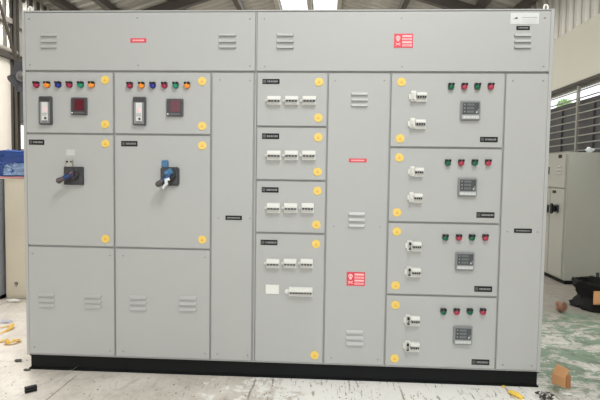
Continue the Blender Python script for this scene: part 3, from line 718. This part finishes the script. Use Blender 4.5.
# wall fan on the steel column
fc = on(23.5, 77, 0, XL+.45); fp = (fc-CAM).dot(fw)/FOC
fan = empty('wall_fan', fc, category='fan', label='dark grey wall fan mounted high on the steel column at left')
b = MB(); b.cyl(fc+Vector((0, -.06, 0)), fc+Vector((0, .10, 0)), .075, 'fan', n=20); b.ball(fc+Vector((0, -.06, 0)), .05, "beam", (1, .5, 1)); b.build('motor', fan)
R = 14*fp
for k in range(5):
    a = math.radians(180-36+72*k); b = MB(); rows = []
    for r_, wd in ((.06, .05), (R*.35, .095), (R*.65, .15), (R*.9, .16), (R, .11)):
        row = []
        for s2 in (-1, -.5, 0, .5, 1):
            d = Vector((math.cos(a), 0, math.sin(a)))*r_+Vector((-math.sin(a), 0, math.cos(a)))*s2*wd*.85
            row.append(fc+d+Vector((0, s2*.03*1.0, 0)))
        rows.append(row)
    V = b.grid(rows, 'fan'); bmesh.ops.solidify(b.bm, geom=b.bm.faces[:], thickness=.006); b.build('blade', fan)
b = MB(); b.tube([fc+Vector((0, .10, 0)), fc+Vector((-.1, .18, -.05)), Vector((XL+.09, yc0+.06, fc.z-.1))], .025, 'fan', 10); b.build('bracket', fan)

# tree outside the right window
tc = on(564.5, 104, 0, 22.0)
tree = empty('tree', (tc.x, tc.y, -.2), category='tree', label='green leafy tree seen through the bright window strip at right')
b = MB(); b.tube([(tc.x, tc.y, -.2), (tc.x+.05, tc.y, 1.6), (tc.x-.05, tc.y+.05, tc.z-.3)], [.14, .11, .07], 'bark', 10); b.build('trunk', tree)
b = MB(); rn = random.Random(4); im = b.mi('leaf')
for k in range(900):
    d = Vector((rn.gauss(0, 1), rn.gauss(0, 1), rn.gauss(0, 1))).normalized()*(rn.random()**.4)
    p = tc+Vector((d.x*.62, d.y*.62, d.z*.62-.15)); a = Vector((rn.gauss(0, 1), rn.gauss(0, 1), rn.gauss(0, 1))).normalized(); c_ = a.orthogonal().normalized()
    b.bm.faces.new([b.bm.verts.new(p+a*.14), b.bm.verts.new(p+c_*.06), b.bm.verts.new(p-a*.14), b.bm.verts.new(p-c_*.06)])
b.build('crown', tree, smooth=False)

# --- floor scraps, each its own thing
def ribbon(name, pts, w, m, **props):
    b = MB(); i = b.mi(m); pts = [Vector(p) for p in pts]; rows = []
    for k, p in enumerate(pts):
        d = pts[min(k+1, len(pts)-1)]-pts[max(0, k-1)]; d.z = 0; d.normalize(); nrm = Vector((-d.y, d.x, 0))
        rows.append([p+nrm*w/2, p-nrm*w/2])
    b.grid(rows, m); bmesh.ops.solidify(b.bm, geom=b.bm.faces[:], thickness=.0025)
    lo = min(v.co.z for v in b.bm.verts); bmesh.ops.translate(b.bm, verts=b.bm.verts, vec=(0, 0, .001-lo)); return b.build(name, **props)
q = G(3, 330); pp = (q-CAM).dot(fw)/FOC
ribbon('plastic_strap', [q+Vector((7*pp*math.cos(t), 11*pp*math.sin(t), .02+.015*math.sin(2*t))) for t in [math.radians(a) for a in range(-150, 160, 15)]], .03, 'yscrap', category='strap', group='yellow strap scraps on the floor', label='looped yellow strap scrap on the floor at left, farther of two')
q = G(9, 343)
ribbon('plastic_strap', [q+Vector((x*pp, y*pp*2, .012+.012*math.sin(x))) for x, y in ((-9, 0), (-6, 2.5), (-2, 1), (0, -2), (3, -2.6), (7, 0), (8, 2), (4, 3), (0, 2.2))], .032, 'yscrap', category='strap', group='yellow strap scraps on the floor', label='tangled yellow strap scrap on the floor at left, nearer of two')
q = G(5, 322)
b = MB(); rows = [[q+Vector((x*pp, y*pp*2.2, .002+.01*abs(math.sin(x*.5+y)))) for x in (-9, -5, -1, 3, 7)] for y in (-2.2, -.6, 1, 2.2)]; b.grid(rows, 'paper'); bmesh.ops.solidify(b.bm, geom=b.bm.faces[:], thickness=.001); b.build('paper_sheet', category='paper', label='crumpled white paper lying on the floor behind the yellow straps')
# black terminal block
q0 = G(25.3, 393.8); q1 = G(37.2, 391); e = q1-q0; L = e.length; ex = e/L; ey = Vector((-ex.y, ex.x, 0)); pp = (q0-CAM).dot(fw)/FOC
b = MB(); hh = 5.2*pp; dd = .030
P4 = lambda a0, a1, d0, d1, z: [q0+ex*a0+ey*d0+Vector((0, 0, z)), q0+ex*a1+ey*d0+Vector((0, 0, z)), q0+ex*a1+ey*d1+Vector((0, 0, z)), q0+ex*a0+ey*d1+Vector((0, 0, z))]
b.hull8(P4(0, L, 0, dd, 0), P4(0, L, 0, dd, hh*.45), 'ink'); b.hull8(P4(.003, L-.003, .004, dd-.004, hh*.45), P4(.003, L-.003, .004, dd-.004, hh*.58), 'bezel2'); b.hull8(P4(0, L, 0, dd, hh*.58), P4(0, L, 0, dd, hh), 'ink')
b.build('terminal_block', smooth=False, category='block', label='small black plastic block on the floor in front of the plinth corner')
q = G(74.5, 369.3); pp = (q-CAM).dot(fw)/FOC
ribbon('paper_scrap', [q+Vector((x*pp, -.015, z*pp)) for x, z in ((-4, 1), (-1, 1.5), (1.5, 3), (4.5, 5))], .03, 'paper', category='scrap', label='curled white paper scrap on the floor against the plinth at left')
q = G(515.5, 397); pp = (q-CAM).dot(fw)/FOC
b = MB(); b.tube([q+Vector((x*pp, y*pp, z*pp)) for x, y, z in ((-3.5, 8, 2), (-1.5, 4, 2.5), (1.5, -1, 2.6), (4, -6, 2.2))], [1.6*pp, 2.3*pp, 2.5*pp, 1.9*pp], 'yscrap', 10); b.build('yellow_offcut', category='offcut', label='yellow offcut on the floor in front of the right end of the plinth')
q = G(503.5, 387.5); crumple('orange_chip', (q.x, q.y, .001), 2.3*pp, 'yscrap', (1, .8, .5), 8, .2, 1, category='chip', label='tiny orange chip on the floor touching the plinth front')
q = G(568, 395.5); crumple('foam_scrap', (q.x, q.y, .001), 4.0*pp, 'white', (1.3, .7, .35), 9, .25, 1, category='scrap', label='white foam scrap on the floor in front of the cardboard carton')
q = G(544, 398); rn = random.Random(21); b = MB()
for k in range(16):
    c0 = q+Vector((rn.uniform(-6, 6)*pp, rn.uniform(-7, 5)*pp, rn.uniform(1.2, 5)*pp)); pts = [c0+Vector((rn.uniform(-3, 3), rn.uniform(-3, 3), rn.uniform(-.8, 1.2)))*pp for _ in range(4)]
    b.tube([Vector((p.x, p.y, max(p.z, .9*pp))) for p in pts], .75*pp, 'chip' if k % 3 else 'bezel', 6)
lo = min(v.co.z for v in b.bm.verts); bmesh.ops.translate(b.bm, verts=b.bm.verts, vec=(0, 0, .001-lo))
b.build('wire_offcuts', category='wire', label='small heap of dark wire offcuts on the floor near the carton')
q = G(18.5, 361.5); crumple('debris_chip', (q.x, q.y, .001), .022, 'chip', (1.3, .8, .35), 12, .25, 1, category='chip', group='dark flakes by the plinth corner', label='dark flake on the floor left of the plinth corner, farther one')
q = G(27.5, 370.5); crumple('debris_chip', (q.x, q.y, .001), .020, 'chip', (1.4, .8, .3), 13, .25, 1, category='chip', group='dark flakes by the plinth corner', label='dark flake on the floor just below the plinth left corner')
q = G(22, 298.5); crumple('foam_scrap', (q.x, q.y-.13, .001), .05, 'white', (1.6, .6, .35), 14, .2, 1, category='scrap', label='pale foam scrap on the floor at the foot of the cream cabinet')
# uncountable fine litter
b = MB(); rn = random.Random(33)
for k in range(260):
    u = rn.uniform(2, 598); v = rn.uniform(352+u*.035, 400)
    q = G(u, v)
    if q.y > -.03 and .0 < q.x < 3.22: continue
    r = rn.uniform(.0015, .0048); m = rn.choice(('chip', 'chip', 'chip', 'bezel', 'card', 'white'))
    a = rn.uniform(0, 6.28); c, s = math.cos(a)*r, math.sin(a)*r; k2 = rn.uniform(.3, 1.8)
    b.hull8([q+Vector((c, s, .0005)), q+Vector((-s*k2, c*k2, .0005)), q+Vector((-c, -s, .0005)), q+Vector((s*k2, -c*k2, .0005))], [q+Vector((c*.8, s*.8, .003)), q+Vector((-s*k2*.8, c*k2*.8, .003)), q+Vector((-c*.8, -s*.8, .003)), q+Vector((s*k2*.8, -c*k2*.8, .003))], m)
b.build('floor_litter', kind='stuff', smooth=False, category='litter', label='fine dark and pale litter scattered over the floor before the plinth')

# ================================================================== light
def area(name, loc, tgt, sx, sy, power, col=(1, 1, 1)):
    l = bpy.data.lights.new(name, 'AREA'); l.shape = 'RECTANGLE'; l.size = sx; l.size_y = sy; l.energy = power; l.color = col
    o = bpy.data.objects.new(name, l); C.objects.link(o); o.location = loc; o.rotation_euler = (Vector(tgt)-Vector(loc)).to_track_quat('-Z', 'Y').to_euler(); return o
area('gate_daylight', (1.2, YF+.1, 2.1), (1.4, 0, 1.2), 5.8, 4.0, 80, (1, 1, 1))
area('skylight_front', (2.75, -2.6, 4.9), (1.6, -.2, .9), 1.0, 1.6, 220, (1, 1, .99))
area('skylight_rear', (RX, 8, 5.2), (RX, 8, 0), 3.0, 8, 300, (1, .99, .98))
area('left_overhead_fill', (-1.8, 2.3, 4.4), (-1.7, 2.0, 0), 1.2, 3.0, 400, (1, .99, .98))  # added fill to brighten left floor and cabinets; roof is closed here
area('left_side_fill', (XL+.1, 8.5, 1.7), (XR, 4.5, 2.6), 3, 2.2, 160, (1, 1, .98))  # added fill from the left, aimed at the right wall; no door here
area('window_daylight', (XR-.15, 4.0, 2.42), (-2, 4.5, 2.2), 5, .25, 130, (.98, 1, 1))
wd = bpy.data.worlds.new('sky'); bpy.context.scene.world = wd; wd.use_nodes = True
bg = wd.node_tree.nodes['Background']; bg.inputs[0].default_value = (.93, .97, 1, 1); bg.inputs[1].default_value = 3.2
vs = bpy.context.scene.view_settings
bpy.context.scene.display_settings.display_device = 'sRGB'
vs.view_transform = 'Standard'; vs.look = 'None'; vs.gamma = 1; vs.use_curve_mapping = False; vs.exposure = -.66
